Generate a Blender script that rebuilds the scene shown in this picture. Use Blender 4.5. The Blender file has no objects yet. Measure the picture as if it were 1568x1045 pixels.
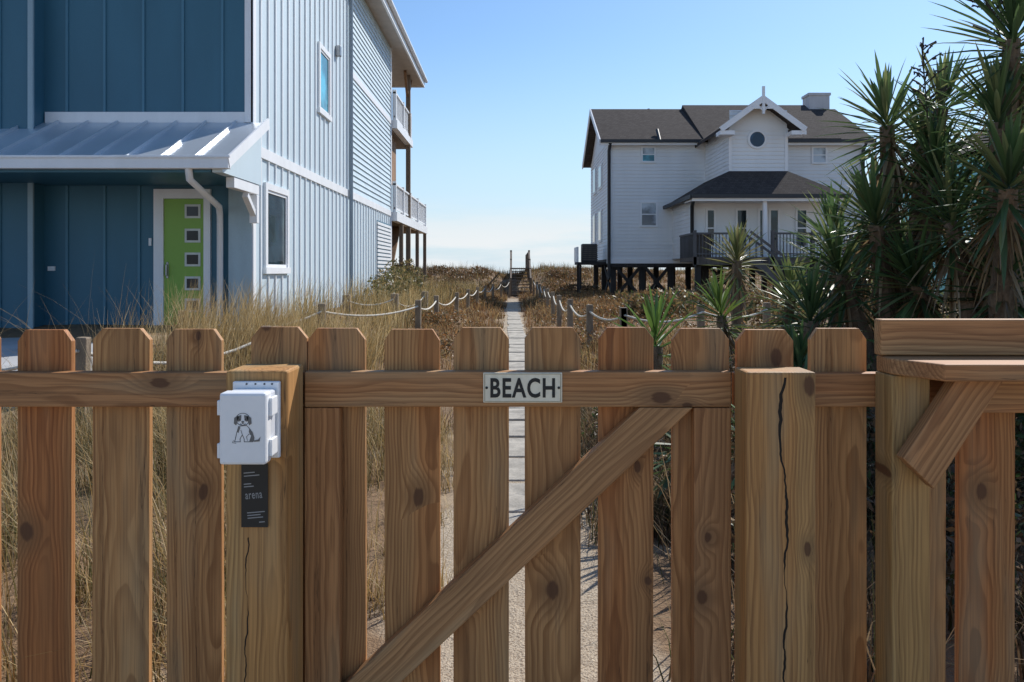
import bpy, math, random
import numpy as np
from mathutils import Vector, Matrix, Quaternion
random.seed(7); rng=np.random.default_rng(7)
S=bpy.context.scene
COL=S.collection
# ---------------------------------------------------------------- node helpers
class NT:
    def __init__(s,name):
        s.m=bpy.data.materials.new(name); s.m.use_nodes=True
        s.t=s.m.node_tree; s.b=s.t.nodes["Principled BSDF"]; s.out=s.t.nodes["Material Output"]
    def n(s,typ,ins=None,**pr):
        nd=s.t.nodes.new(typ)
        for k,v in pr.items(): setattr(nd,k,v)
        for k,v in (ins or {}).items(): s.set(nd.inputs[k],v)
        return nd
    def set(s,sock,v):
        if isinstance(v,bpy.types.NodeSocket): s.t.links.new(v,sock)
        else: sock.default_value=v
    def math(s,op,a,b=0.0,c=0.0,clamp=False):
        return s.n("ShaderNodeMath",{0:a,1:b,2:c},operation=op,use_clamp=clamp).outputs[0]
    def mix(s,f,a,b,blend='MIX'):
        nd=s.n("ShaderNodeMix",data_type='RGBA',blend_type=blend)
        s.set(nd.inputs[0],f); s.set(nd.inputs[6],a); s.set(nd.inputs[7],b); return nd.outputs[2]
    def ramp(s,f,a,b,lo=0.,hi=1.):
        return s.n("ShaderNodeMapRange",{0:f,1:a,2:b,3:lo,4:hi},interpolation_type='SMOOTHSTEP').outputs[0]
    def noise(s,vec,scale,detail=3,rough=.55):
        return s.n("ShaderNodeTexNoise",{'Vector':vec,'Scale':scale,'Detail':detail,'Roughness':rough})
    def scl(s,vec,x,y,z):
        return s.n("ShaderNodeMapping",{'Vector':vec,'Scale':(x,y,z)}).outputs[0]
    def P(s,**k):
        for a,v in k.items(): s.set(s.b.inputs[a.replace('_',' ')],v)
    def bump(s,h,strength=.3,dist=.01):
        s.set(s.b.inputs['Normal'],s.n("ShaderNodeBump",{'Height':h,'Strength':strength,'Distance':dist}).outputs[0])
def rgba(c,k=1): return (c[0]*k,c[1]*k,c[2]*k,1)
def paint(name,c,rough=.5,var=.12,scale=3,bump=.05,streak=True,metal=0,spec=.5,fine=60):
    t=NT(name); o=t.n("ShaderNodeTexCoord").outputs['Object']
    n1=t.noise(t.scl(o,1,1,.25 if streak else 1),scale,3).outputs[0]
    n2=t.noise(o,fine,1).outputs[0]
    f=t.math('ADD',t.math('MULTIPLY',n1,.75),t.math('MULTIPLY',n2,.25))
    f=t.ramp(f,.3,.7)
    t.P(Base_Color=t.mix(f,rgba(c,1-var),rgba(c,1+var*.6)),Roughness=rough,Metallic=metal)
    t.b.inputs['Specular IOR Level'].default_value=spec
    if bump>=.1: t.bump(n2,bump,.01)
    return t.m
# ---------------------------------------------------------------- wood
def wood(name,light,dark,knot=(.085,.035,.016),crack=None,weather=.25,ringw=.0075,kn=.72,heart=.55):
    t=NT(name); o=t.n("ShaderNodeTexCoord").outputs['Object']; r=t.n("ShaderNodeObjectInfo").outputs['Random']
    rx=t.math('MULTIPLY',t.math('SUBTRACT',t.math('FRACT',t.math('MULTIPLY',r,17.3)),.5),.16)
    ry=t.math('ADD',.045,t.math('MULTIPLY',t.math('FRACT',t.math('MULTIPLY',r,7.7)),.06))
    rz=t.math('MULTIPLY',r,37.0)
    off=t.n("ShaderNodeCombineXYZ",{0:rx,1:ry,2:rz}).outputs[0]
    p=t.n("ShaderNodeVectorMath",{0:o,1:off},operation='ADD').outputs[0]
    nn=t.noise(t.scl(p,4,4,1.2),1,3,.55).outputs[1]
    nn=t.n("ShaderNodeVectorMath",{0:nn,1:(.5,.5,.5)},operation='SUBTRACT').outputs[0]
    nn=t.n("ShaderNodeVectorMath",{0:nn,3:.08},operation='SCALE').outputs[0]
    q=t.n("ShaderNodeVectorMath",{0:p,1:nn},operation='ADD').outputs[0]
    qs=t.n("ShaderNodeSeparateXYZ",{0:q}); ps=t.n("ShaderNodeSeparateXYZ",{0:p}); os=t.n("ShaderNodeSeparateXYZ",{0:o})
    kv=t.n("ShaderNodeCombineXYZ",{0:t.math('MULTIPLY',t.math('ADD',qs.outputs[0],t.math('MULTIPLY',rz,.37)),6.5),1:t.math('MULTIPLY',qs.outputs[2],4.2),2:0.}).outputs[0]
    vo=t.n("ShaderNodeTexVoronoi",{'Vector':kv,'Scale':1.,'Randomness':1.},voronoi_dimensions='2D')
    d=vo.outputs['Distance']; cs=t.n("ShaderNodeSeparateXYZ",{0:vo.outputs['Color']})
    gate=t.math('GREATER_THAN',cs.outputs[0],kn)
    ks=t.math('MULTIPLY_ADD',cs.outputs[1],.9,.55)
    d=t.math('DIVIDE',d,ks)
    k=t.math('MULTIPLY',t.ramp(d,.34,0.,0.,1.),gate)
    L=t.math('SQRT',t.math('ADD',t.math('MULTIPLY',qs.outputs[0],qs.outputs[0]),t.math('MULTIPLY',qs.outputs[1],qs.outputs[1])))
    L=t.math('ADD',L,t.math('MULTIPLY',k,.024))
    rl=t.math('DIVIDE',L,ringw); fr=t.math('FRACT',rl)
    ring=t.math('MULTIPLY',t.ramp(fr,.2,.85),t.ramp(fr,1.,.9))
    rv=t.n("ShaderNodeTexWhiteNoise",{'W':t.math('FLOOR',rl)},noise_dimensions='1D').outputs[0]
    ring=t.math('MULTIPLY',ring,t.math('MULTIPLY_ADD',rv,.6,.35))
    fib=t.noise(t.scl(p,240,240,4),1,2,.65).outputs[0]
    big=t.noise(t.scl(p,8,8,1.2),1,3).outputs[0]
    str_=t.noise(t.scl(p,38,38,.9),1,2).outputs[0]
    base=t.mix(ring,rgba(light),rgba(dark))
    base=t.mix(t.math('MULTIPLY',t.ramp(fib,.42,.72),.5),base,rgba(dark,.65))
    base=t.mix(t.ramp(str_,.52,.72,0,.5),base,rgba(dark,.85))
    tone=t.mix(t.math('FRACT',t.math('MULTIPLY',r,91.7)),(1.10,1.04,.90,1),(.92,.74,.58,1))
    base=t.mix(1.,base,tone,'MULTIPLY')
    hw=t.math('MULTIPLY',t.ramp(L,.085,.055),heart)          # redder heartwood towards the pith
    base=t.mix(hw,base,t.mix(1.,base,(.98,.66,.44,1),'MULTIPLY'))
    base=t.mix(t.ramp(big,.45,.7,.0,weather*2),base,rgba(dark,.75))
    base=t.mix(t.ramp(big,.50,.3,0.,.4),base,(.33,.28,.17,1))
    base=t.mix(t.math('MULTIPLY',t.ramp(d,.26,.08),t.math('MULTIPLY',gate,.6)),base,rgba(dark,.75))
    kc=t.math('MULTIPLY',t.ramp(t.math('ADD',d,t.math('MULTIPLY',fib,.06)),.115,.085),gate)
    base=t.mix(t.math('MULTIPLY',kc,.85),base,rgba(knot,1.2))
    ckm=t.math('MULTIPLY',t.ramp(t.math('ABSOLUTE',t.math('SUBTRACT',fib,.5)),.025,.003),t.ramp(str_,.6,.66))
    base=t.mix(t.math('MULTIPLY',ckm,.75),base,(.03,.015,.008,1))
    if crack:
        for (x0,z0,z1,w) in crack:
            wo=t.noise(t.scl(o,0,0,2.2),1,5,.58).outputs[0]
            cx=t.math('ABSOLUTE',t.math('SUBTRACT',os.outputs[0],t.math('ADD',x0,t.math('MULTIPLY',t.math('SUBTRACT',wo,.5),.13))))
            wv=t.math('MULTIPLY',w,t.ramp(t.noise(t.scl(o,0,0,5),1,2).outputs[0],.3,.65,.15,1.2))
            zz=t.math('MULTIPLY',t.ramp(os.outputs[2],z0,z0+.12),t.ramp(os.outputs[2],z1,z1-.04))
            cm=t.math('MULTIPLY',t.math('LESS_THAN',cx,wv),t.math('GREATER_THAN',zz,.15))
            base=t.mix(cm,base,(.012,.007,.004,1))
    t.P(Base_Color=base,Roughness=.64); t.b.inputs['Specular IOR Level'].default_value=.35
    t.bump(fib,.35,.0015); return t.m
W_PICK=wood('cedar_picket_wood',(.54,.30,.135),(.28,.13,.05))
W_RAIL=wood('treated_rail_wood',(.53,.31,.155),(.29,.15,.068),weather=.15,ringw=.010,heart=.35)
W_POST=wood('post_wood',(.56,.36,.16),(.33,.19,.08),weather=.12,crack=[(.012,-.9,.78,.0035)],ringw=.010,kn=.7,heart=.3)
W_POSTL=wood('post_wood_b',(.56,.35,.15),(.32,.18,.07),weather=.12,crack=[(-.02,-.1,.42,.0020)],ringw=.010,heart=.3)
W_POSTC=wood('post_wood_c',(.50,.34,.15),(.30,.19,.08),weather=.2,ringw=.009,heart=.2)
W_OLD=paint('weathered_wood',(.17,.13,.095),.85,.4,12,.3)
W_GREY=paint('grey_timber',(.12,.10,.085),.85,.35,9,.2)
# ---------------------------------------------------------------- mesh helpers
def empty(name,loc=(0,0,0)):
    e=bpy.data.objects.new(name,None); e.empty_display_size=.2; e.location=(0,0,0); COL.objects.link(e); return e
def mesh(name,v,f,mat,parent=None,smooth=False,bev=0):
    me=bpy.data.meshes.new(name); me.from_pydata([tuple(a) for a in v],[],f); me.update()
    ob=bpy.data.objects.new(name,me); COL.objects.link(ob)
    if mat: me.materials.append(mat)
    if smooth: me.polygons.foreach_set('use_smooth',[True]*len(me.polygons))
    if parent: ob.parent=parent
    if bev:
        m=ob.modifiers.new('b','BEVEL'); m.width=bev; m.segments=2; m.limit_method='ANGLE'
    return ob
BF=[(0,3,2,1),(4,5,6,7),(0,1,5,4),(1,2,6,5),(2,3,7,6),(3,0,4,7)]
def bv(x0,x1,y0,y1,z0,z1):
    return [(x0,y0,z0),(x1,y0,z0),(x1,y1,z0),(x0,y1,z0),(x0,y0,z1),(x1,y0,z1),(x1,y1,z1),(x0,y1,z1)]
def boxes(name,L,mat,parent=None,bev=0):
    v=[];f=[]
    for b in L:
        if len(b)==6: b=bv(min(b[0],b[1]),max(b[0],b[1]),min(b[2],b[3]),max(b[2],b[3]),min(b[4],b[5]),max(b[4],b[5]))
        k=len(v); v+=list(b); f+=[tuple(i+k for i in q) for q in BF]
    return mesh(name,v,f,mat,parent,bev=bev)
def beam(p,q,w,h):
    p=Vector(p);q=Vector(q);d=(q-p).normalized(); up=Vector((0,0,1)) if abs(d.z)<.95 else Vector((0,1,0))
    s=d.cross(up).normalized()*w/2; u=s.cross(d).normalized()*h/2
    return [p-s-u,p+s-u,q+s-u,q-s-u,p-s+u,p+s+u,q+s+u,q-s+u]
def board(name,pts,y0,y1,ang,mat,parent,bev=.003):
    """polygon in XZ, grain along direction ang (deg from +Z toward +X)"""
    cx=sum(p[0] for p in pts)/len(pts); cz=sum(p[1] for p in pts)/len(pts); cy=(y0+y1)/2
    a=math.radians(ang); R=Matrix.Rotation(a,4,'Y'); Ri=R.inverted(); v=[]
    for y in (y0,y1):
        for p in pts: v.append(Ri@Vector((p[0]-cx,y-cy,p[1]-cz)))
    n=len(pts); f=[tuple(range(n)),tuple(range(2*n-1,n-1,-1))]+[(i,i+n,(i+1)%n+n,(i+1)%n) for i in range(n)]
    ob=mesh(name,v,f,mat,parent,bev=bev); ob.matrix_local=Matrix.Translation((cx,cy,cz))@R
    return ob
def rect(x0,x1,z0,z1): return [(x0,z0),(x1,z0),(x1,z1),(x0,z1)]
def fix(ob):
    import bmesh
    b=bmesh.new(); b.from_mesh(ob.data); bmesh.ops.recalc_face_normals(b,faces=b.faces); b.to_mesh(ob.data); b.free()
def tube(name,pts,r,mat,parent=None,res=4):
    c=bpy.data.curves.new(name,'CURVE'); c.dimensions='3D'; c.bevel_depth=r; c.bevel_resolution=res; c.use_fill_caps=True
    for P in (pts if isinstance(pts[0][0],(tuple,list,Vector)) else [pts]):
        s=c.splines.new('POLY'); s.points.add(len(P)-1)
        for i,p in enumerate(P): s.points[i].co=(*p,1)
    ob=bpy.data.objects.new(name,c); COL.objects.link(ob); c.materials.append(mat)
    if parent: ob.parent=parent
    return ob
# ---------------------------------------------------------------- terrain
def ss(a,b,x):
    t=np.clip((x-a)/(b-a),0,1); return t*t*(3-2*t)
def wob(x,y):
    return (np.sin(x*1.3+y*.7)+np.sin(x*.6-y*1.1+2)+.6*np.sin(x*2.9+1+y*2.1)+.4*np.sin(y*3.7-x*2.2))/3
def H(x,y):
    x=np.asarray(x,float);y=np.asarray(y,float); ax=np.abs(x-.05)
    h=ss(.5,2.2,ax)*(.12+.16*ss(5,12,y))+ss(.4,1.5,ax)*.06*wob(x,y)
    h=h+.35*ss(-2.6,-4.2,x)*ss(6,12,y)*ss(40,30,y)
    d=1.20+.16*wob(x*.35,y*.3)+.12*wob(x*.9+3,y*.5)
    h=h+d*ss(43,57,y)
    h=h-4.2*ss(64,95,y)
    return h
def terrain():
    xs=np.concatenate([[-1500,-600,-250,-120,-70],np.arange(-45,-8,1.5),np.arange(-8,8,.16),np.arange(8,46,1.5),[70,120,250,600,1500]])
    ys=np.concatenate([[-200,-60,-20,-8],np.arange(-3,16,.2),np.arange(16,70,.6),[72,76,80,85,90,95,110,160,400,1200,3000]])
    X,Y=np.meshgrid(xs,ys); Z=H(X,Y); nx=len(xs);ny=len(ys)
    v=np.stack([X.ravel(),Y.ravel(),Z.ravel()],1)
    f=[(j*nx+i,j*nx+i+1,(j+1)*nx+i+1,(j+1)*nx+i) for j in range(ny-1) for i in range(nx-1)]
    t=NT('sandy_dune_soil'); o=t.n("ShaderNodeTexCoord").outputs['Object']
    sx=t.n("ShaderNodeSeparateXYZ",{0:o})
    n1=t.noise(o,1.3,4).outputs[0]; n2=t.noise(o,14,4,.7).outputs[0]; n3=t.noise(o,90,2,.7).outputs[0]; n4=t.noise(o,.5,2).outputs[0]
    ax=t.math('ABSOLUTE',t.math('SUBTRACT',sx.outputs[0],.02))
    wd=t.ramp(sx.outputs[1],4,12,0.,.22)
    m=t.ramp(t.math('ADD',t.math('ADD',ax,wd),t.math('MULTIPLY',t.math('SUBTRACT',n1,.5),.7)),.40,.62,1.,0.)
    m=t.math('MULTIPLY',m,t.ramp(sx.outputs[1],44,41)); 
    sand=t.mix(n2,(.36,.28,.19,1),(.58,.49,.37,1)); sand=t.mix(t.ramp(n3,.50,.62,0,.8),sand,(.19,.125,.075,1))
    lit=t.mix(n2,(.11,.064,.034,1),(.32,.20,.105,1)); lit=t.mix(t.ramp(n4,.5,.65,0,.6),lit,(.15,.115,.055,1))
    lit=t.mix(t.ramp(n1,.58,.68,0,.7),lit,(.45,.34,.22,1))
    beach_and_bounce=t.math('MAXIMUM',t.ramp(sx.outputs[1],62,68),t.ramp(sx.outputs[1],1.9,1.4))  # far beach, plus unseen camera-side sand added to bounce light onto the fence
    m=t.math('MAXIMUM',m,beach_and_bounce)
    t.P(Base_Color=t.mix(m,lit,sand),Roughness=.95); t.bump(t.math('ADD',n2,t.math('MULTIPLY',n3,.5)),.7,.04)
    mesh('ground',v,f,t.m,smooth=True)
terrain()
t=NT('sea_water'); o=t.n("ShaderNodeTexCoord").outputs['Object']
t.P(Base_Color=(.02,.06,.08,1),Roughness=.12); t.bump(t.noise(t.scl(o,.3,1,1),1.2,5).outputs[0],.4,.3)
mesh('ocean',[(-2500,88,-1.6),(2500,88,-1.6),(2500,6000,-1.6),(-2500,6000,-1.6)],[(0,1,2,3)],t.m)
# pavers
CON=paint('concrete_paver',(.40,.365,.31),.9,.35,5,.3,streak=False)
L=[];y=4.25
while y<31:
    xo=.07+random.uniform(-.03,.03)+.06*math.sin(y*.16-.7); d=.66+random.uniform(-.05,.05)
    z=float(H(xo,y)); L.append((xo-.205,xo+.205,y,y+d,z-.03,z+.012+random.uniform(0,.012))); y+=d+random.uniform(.06,.12)
boxes('paver_path',L,CON,bev=.012)
mesh('driveway',bv(-16,-4.6,7.5,12.66,.2,.56),BF,paint('driveway_concrete',(.42,.42,.42),.9,.15,2,.2,streak=False),bev=.02)
# ---------------------------------------------------------------- fence
def picket(x,parent,name,y=1.979,top=1.357,w=.069):
    w+=random.uniform(-.002,.002); top+=random.uniform(-.004,.004); e=.021+random.uniform(-.003,.003); z0=.06; x+=random.uniform(-.002,.002)
    l=random.uniform(-.003,.003)
    return board(name,[(x-w,z0),(x+w,z0),(x+w+l,top-.028),(x+w-e+l,top),(x-w+e+l,top),(x-w+l,top-.028)],y,y+.019,0,W_PICK,parent,.0015)
fence=empty('wooden_fence')
for i,x in enumerate([-2.46,-2.28,-2.09,-1.905,-1.72,-1.535,-1.35,-1.162,-.976,-.788,-.580]): picket(x,fence,'picket_%d'%(i+1))
board('top_rail',rect(-2.6,-.512,1.168,1.252),1.940,1.978,90,W_RAIL,fence)
board('bottom_rail',rect(-2.6,-.512,.2,.29),1.940,1.978,90,W_RAIL,fence)
fence2=empty('wooden_fence')
for i,x in enumerate([.626,.811,1.007,1.18,1.37,1.56,1.75,1.94,2.13,2.32]): picket(x,fence2,'picket_%d'%(i+1))
board('top_rail',rect(.545,2.5,1.168,1.25),1.941,1.978,90,W_RAIL,fence2)
board('bottom_rail',rect(.545,2.5,.2,.29),1.941,1.978,90,W_RAIL,fence2)
gate=empty('wooden_gate')
for i,x in enumerate([-.433,-.248,-.076,.102,.282,.469]): picket(x,gate,'picket_%d'%(i+1))
board('top_rail',rect(-.5056,.5345,1.168,1.254),1.940,1.978,90,W_RAIL,gate)
board('bottom_rail',rect(-.5056,.5345,.20,.289),1.940,1.978,90,W_RAIL,gate)
board('hinge_stile',rect(-.5056,-.42,.291,1.166),1.9405,1.978,0,W_RAIL,gate)
board('latch_stile',rect(.4436,.5345,.291,1.166),1.9405,1.978,0,W_RAIL,gate)
board('diagonal_brace',[(.3117,1.1665),(.4426,1.1665),(-.4185,.357),(-.4185,.481)],1.941,1.9775,46.8,W_RAIL,gate)
STEEL=paint('galvanised_steel',(.35,.35,.36),.4,.2,20,metal=.8)
def discs(name,pts,r,y,mat,parent,n=10,th=.0015):
    v=[];f=[]
    for (x,z) in pts:
        k=len(v)
        for yy in (y-th,y+.001):
            for i in range(n):
                a=2*math.pi*i/n; v.append((x+r*math.cos(a),yy,z+r*math.sin(a)))
        f.append(tuple(range(k,k+n))); f+=[(k+i,k+i+n,k+(i+1)%n+n,k+(i+1)%n) for i in range(n)]
    return mesh(name,v,f,mat,parent)
def post(name,x0,x1,y0,y1,z1,mat):
    e=empty(name); o=board('post_timber',rect(x0,x1,-.3,z1),y0,y1,0,mat,e,.006); return e
lp=post('fence_post',-.6477,-.5075,1.80,1.939,1.274,W_POSTL)
rp=post('fence_post',.541,.703,1.84,1.939,1.266,W_POST)
rail=empty('timber_handrail')
board('cap_beam',rect(.880,2.6,1.2975,1.384),1.90,1.938,90,W_RAIL,rail,.004)
v=[(.885,1.937),(.885,1.86),(.945,1.74),(2.6,1.72),(2.6,1.937)]
vv=[(a,b,1.2575) for a,b in v]+[(a,b,1.2955) for a,b in v]
def grainX(name,vv,f,mat,par,bev):
    c=Vector((sum(p[0] for p in vv)/len(vv),sum(p[1] for p in vv)/len(vv),sum(p[2] for p in vv)/len(vv)))
    R=Matrix.Rotation(math.radians(90),4,'Y'); Ri=R.inverted()
    o=mesh(name,[Ri@(Vector(p)-c) for p in vv],f,mat,par,bev=bev); o.matrix_local=Matrix.Translation(c)@R; fix(o); return o
grainX('seat_board',vv,[(0,1,2,3,4),(9,8,7,6,5)]+[(i,(i+1)%5,(i+1)%5+5,i+5) for i in range(5)],W_RAIL,rail,.004)
board('ledger',rect(1.06,2.6,1.165,1.2565),1.875,1.938,90,W_RAIL,rail)
board('knee_brace',[(1.005,1.2565),(1.115,1.2565),(.955,1.005),(.885,1.075)],1.80,1.838,33,W_RAIL,rail)
board('support_post',rect(.883,.972,.02,1.2565),1.85,1.939,0,W_POSTC,rail,.004)
# sign
CREAM=paint('cream_enamel',(.88,.80,.62),.45,.08,30,.02,streak=False)
BLACK=paint('black_enamel',(.012,.012,.012),.5,.1,30,.02)
sg=empty('beach_sign')
boxes('plate',[(-.0700,.1220,1.934,1.9395,1.1795,1.2525)],CREAM,sg,bev=.0015)
bw=.0016
boxes('border',[(-.067,.119,1.9332,1.9339,1.2485,1.2485+bw),(-.067,.119,1.9332,1.9339,1.182,1.182+bw),(-.067,-.067+bw,1.9332,1.9339,1.184,1.248),(.119-bw,.119,1.9332,1.9339,1.184,1.248)],paint('tan_border',(.45,.38,.25),.6),sg)
def text(name,s,x0,x1,z0,z1,y,mat,parent,off=0.,rot=0):
    c=bpy.data.curves.new(name,'FONT'); c.body=s; c.size=1; c.offset=off; c.extrude=.0; c.resolution_u=4; c.space_character=1.12
    o=bpy.data.objects.new(name,c); COL.objects.link(o); bpy.context.view_layer.update()
    bb=[Vector(b) for b in o.bound_box]; ax=min(b.x for b in bb);bx=max(b.x for b in bb);ay=min(b.y for b in bb);by=max(b.y for b in bb)
    sx=(x1-x0)/(bx-ax); sy=(z1-z0)/(by-ay)
    o.scale=(sx,sy,1); o.rotation_euler=(math.radians(90),rot,0); o.location=(x0-ax*sx,y,z0-ay*sy); c.materials.append(mat); o.parent=parent; return o
text('lettering','BEACH',-.0525,.1045,1.1915,1.240,1.9330,BLACK,sg,.026)
discs('screws',[(-.0615,1.216),(.1135,1.216)],.0032,1.933,BLACK,sg)
# latch box
WP=paint('white_plastic',(.86,.87,.88),.35,.04,8,.02,streak=False)
LG=paint('grey_plastic',(.66,.68,.72),.4,.05,8,.02)
DG=paint('printed_dark_grey',(.07,.07,.075),.6,.1,30,.0)
bx=empty('electrical_box')
boxes('lid',[(-.6257,-.5254,1.700,1.742,1.085,1.239)],WP,bx,bev=.006)
boxes('body',[(-.6225,-.5285,1.7425,1.785,1.088,1.236)],LG,bx,bev=.005)
boxes('mounting_plate',[(-.6270,-.5215,1.786,1.799,1.255-.175,1.2515)],WP,bx,bev=.003)
boxes('latch_clips',[(-.6320,-.6240,1.705,1.752,1.19,1.222),(-.6320,-.6240,1.705,1.752,1.098,1.13)],WP,bx,bev=.002)
boxes('hinges',[(-.5262,-.519,1.722,1.765,1.185,1.225),(-.5262,-.519,1.722,1.765,1.098,1.135)],WP,bx,bev=.002)
discs('plate_holes',[(-.595,1.2462),(-.575,1.2462),(-.555,1.2462),(-.538,1.2462)],.0022,1.7858,DG,bx)
def flat(name,polys,cx,cz,y,mat,parent,s=.001):
    v=[];f=[]
    for p in polys:
        k=len(v); v+=[(cx+a*s,y,cz+b*s) for a,b in p]; f.append(tuple(range(k,k+len(p))))
    return mesh(name,v,f,mat,parent)
def ell(cx,cz,rx,rz,n=18,rot=0):
    o=[]
    for i in range(n):
        a=2*math.pi*i/n; x=rx*math.cos(a);z=rz*math.sin(a); o.append((cx+x*math.cos(rot)-z*math.sin(rot),cz+x*math.sin(rot)+z*math.cos(rot)))
    return o
def stroke(P,w):
    out=[]
    for a,b in zip(P[:-1],P[1:]):
        dx,dz=b[0]-a[0],b[1]-a[1]; l=math.hypot(dx,dz) or 1; nx,nz=-dz/l*w/2,dx/l*w/2
        out.append([(a[0]+nx,a[1]+nz),(b[0]+nx,b[1]+nz),(b[0]-nx,b[1]-nz),(a[0]-nx,a[1]-nz)])
    return out
cx,cz=-.5745,1.166; yb=1.6993
body=[(-9,2),(-13,-12),(-16,-26),(-18,-31),(-5,-31),(-6,-25),(-1,-16),(3,-25),(3,-31),(22,-31),(24,-24),(20,-10),(12,0),(8,4)]
head=ell(0,17,15,13)
st=stroke(body+[body[0]],1.3)+stroke(head+[head[0]],1.3)+stroke([(-6,8),(-3,6),(0,9),(3,6),(6,8)],1)+stroke([(-1,-16),(-4,-6)],1)+stroke([(10,-29),(8,-20),(14,-14),(20,-18)],1)
st+=stroke([(-20,-28),(-22,-33),(-14,-34)],1)
flat('dog_outline',st,cx,cz,yb,DG,bx)
flat('dog_patches',[[(-13,24),(-18,20),(-19,8),(-14,4),(-11,12),(-8,22)],[(13,24),(18,20),(19,8),(14,4),(11,12),(8,22)],
   [(-12,24),(-3,26),(-4,14),(-9,12),(-12,16)],[(12,24),(3,26),(4,14),(9,12),(12,16)],
   [(14,-3),(21,-10),(25,-22),(24,-30),(14,-30),(18,-18),(13,-10)],[(24,-28),(33,-26),(38,-20),(36,-30),(24,-31)],[(-9,2),(-13,-10),(-9,-12),(-5,0)],ell(0,11.5,3,2.2)],cx,cz,yb-.0003,paint('printed_mid_grey',(.16,.155,.15),.6),bx)
flat('dog_eyes',[ell(-6,17,1.8,1.8),ell(6,17,1.8,1.8)],cx,cz,yb-.0006,DG,bx)
tg=empty('hanging_tag')
board('card',rect(-.6100,-.5500,.922,1.066),1.7945,1.7955,-5,BLACK,tg,0)
TX=paint('tag_ink',(.30,.30,.30),.6)
a=math.radians(5); l=[]
def tp(x,z): 
    dx,dz=x+.580,z-.994; return (-.580+dx*math.cos(a)-dz*math.sin(a)*1, .994+dx*math.sin(a)*1+dz*math.cos(a))
for z,x0,x1 in [(1.045,-.60,-.575),(1.038,-.60,-.565),(1.020,-.602,-.585),(1.014,-.602,-.58),(.955,-.60,-.56),(.949,-.60,-.57),(.943,-.60,-.565),(.932,-.575,-.562)]:
    l.append([tp(x0,z),tp(x1,z),tp(x1,z+.0022),tp(x0,z+.0022)])
flat('small_print',l,0,0,1.7938,TX,tg,1)
text('tag_word','arena',-.600,-.562,.985,.998,1.7936,TX,tg,.01,rot=-a)
# ---------------------------------------------------------------- blue house
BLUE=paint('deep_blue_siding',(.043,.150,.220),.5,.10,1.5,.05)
PALE=paint('sunlit_side_siding',(.60,.71,.765),.5,.06,1.5,.05)  # same paint as the front; sunlight is put into this paler colour
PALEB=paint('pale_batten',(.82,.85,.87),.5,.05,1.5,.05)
TRIM=paint('white_trim',(.84,.85,.86),.5,.06,3,.05)
METAL=paint('standing_seam_metal',(.66,.71,.76),.34,.08,1,.04,metal=.45)
GREEN=paint('green_door_paint',(.23,.42,.05),.4,.06,2,.02)
SOFF=paint('soffit_board',(.50,.44,.38),.7,.1,3)
def glassmat(name,c=(.02,.04,.05),r=.03,spec=.5):
    t=NT(name); o=t.n("ShaderNodeTexCoord").outputs['Object']; n=t.noise(o,1.2,3).outputs[0]
    t.P(Base_Color=t.mix(t.ramp(n,.4,.6),rgba(c,.5),rgba(c,1.6)),Roughness=r); t.b.inputs['Specular IOR Level'].default_value=spec
    t.bump(n,.03,.02); return t.m
GL=glassmat('window_glass'); GLS=glassmat('sky_window_glass',(.06,.34,.44)); GLB=glassmat('blind_glass',(.34,.38,.42),.15)  # GLS: reflected cyan sky is put into the glass colour
bh=empty('blue_beach_house')
XW=-4.15
boxes('walls',[(-18,XW-.02,12.72,27.2,-.5,9.1),(-18,-7.47,12.37,12.719,-.5,9.1)],BLUE,bh)
L=[]
for x in [-4.62,-5.25,-5.88,-6.5,-7.1]: L.append((x-.02,x+.02,12.695,12.719,4.03,9.1))
for x in [-5.95,-6.5,-7.1]: L.append((x-.02,x+.02,12.695,12.719,.5,2.95))
for i in range(16):
    x=-7.95-i*.62; L.append((x-.02,x+.02,12.345,12.369,.5,9.1))
boxes('front_battens',L,paint('blue_batten',(.07,.20,.285),.5,.08),bh)
boxes('front_trim',[(-7.44,-4.26,12.685,12.719,3.86,4.03),(-4.25,-4.12,12.66,12.719,3.86,9.1),(-5.70,-5.545,12.66,12.719,.55,2.80),(-4.905,-4.80,12.66,12.719,.55,2.80),(-5.544,-4.906,12.66,12.719,2.65,2.80)],TRIM,bh)
boxes('wing_corner',[(-7.50,-7.42,12.33,12.3695,.5,9.1)],paint('wing_corner_paint',(.30,.42,.48),.5),bh)
boxes('entry_corner_panel',[(-4.50,-4.135,12.64,12.719,.3,3.2)],paint('sunlit_entry_panel',(.38,.50,.56),.5),bh)  # wall strip coloured paler: the sun on it is in the colour
boxes('front_door',[(-5.543,-4.907,12.69,12.719,.6,2.645)],GREEN,bh)
fr=[];gl=[]
for z in (2.447,2.06,1.68,1.30,.948):
    fr.append((-5.21,-4.96,12.675,12.689,z-.11,z+.11)); gl.append((-5.175,-4.995,12.668,12.6745,z-.075,z+.075))
boxes('door_lite_frames',fr,paint('door_lite_frame',(.62,.64,.60),.4),bh); boxes('door_lites',gl,glassmat('door_glass',(.03,.03,.035),.15,.3),bh)
boxes('door_handle',[(-5.50,-5.475,12.63,12.689,1.42,1.60),(-5.505,-5.47,12.675,12.6895,1.38,1.64)],STEEL,bh,bev=.004)
boxes('switch_boxes',[(-5.79,-5.75,12.69,12.719,1.90,2.02),(-7.40,-7.29,12.69,12.719,1.50,1.57)],TRIM,bh)
x0,x1=-18,-3.9
mesh('porch_roof_metal',[(x0,11,3.05),(x1,11,3.05),(x1,12.69,3.86),(x0,12.69,3.86),(x0,11,3.01),(x1,11,3.01),(x1,12.69,3.82),(x0,12.69,3.82)],[(0,1,2,3),(7,6,5,4),(0,4,5,1),(1,5,6,2)],METAL,bh)
L=[]
x=x1-.02
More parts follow.
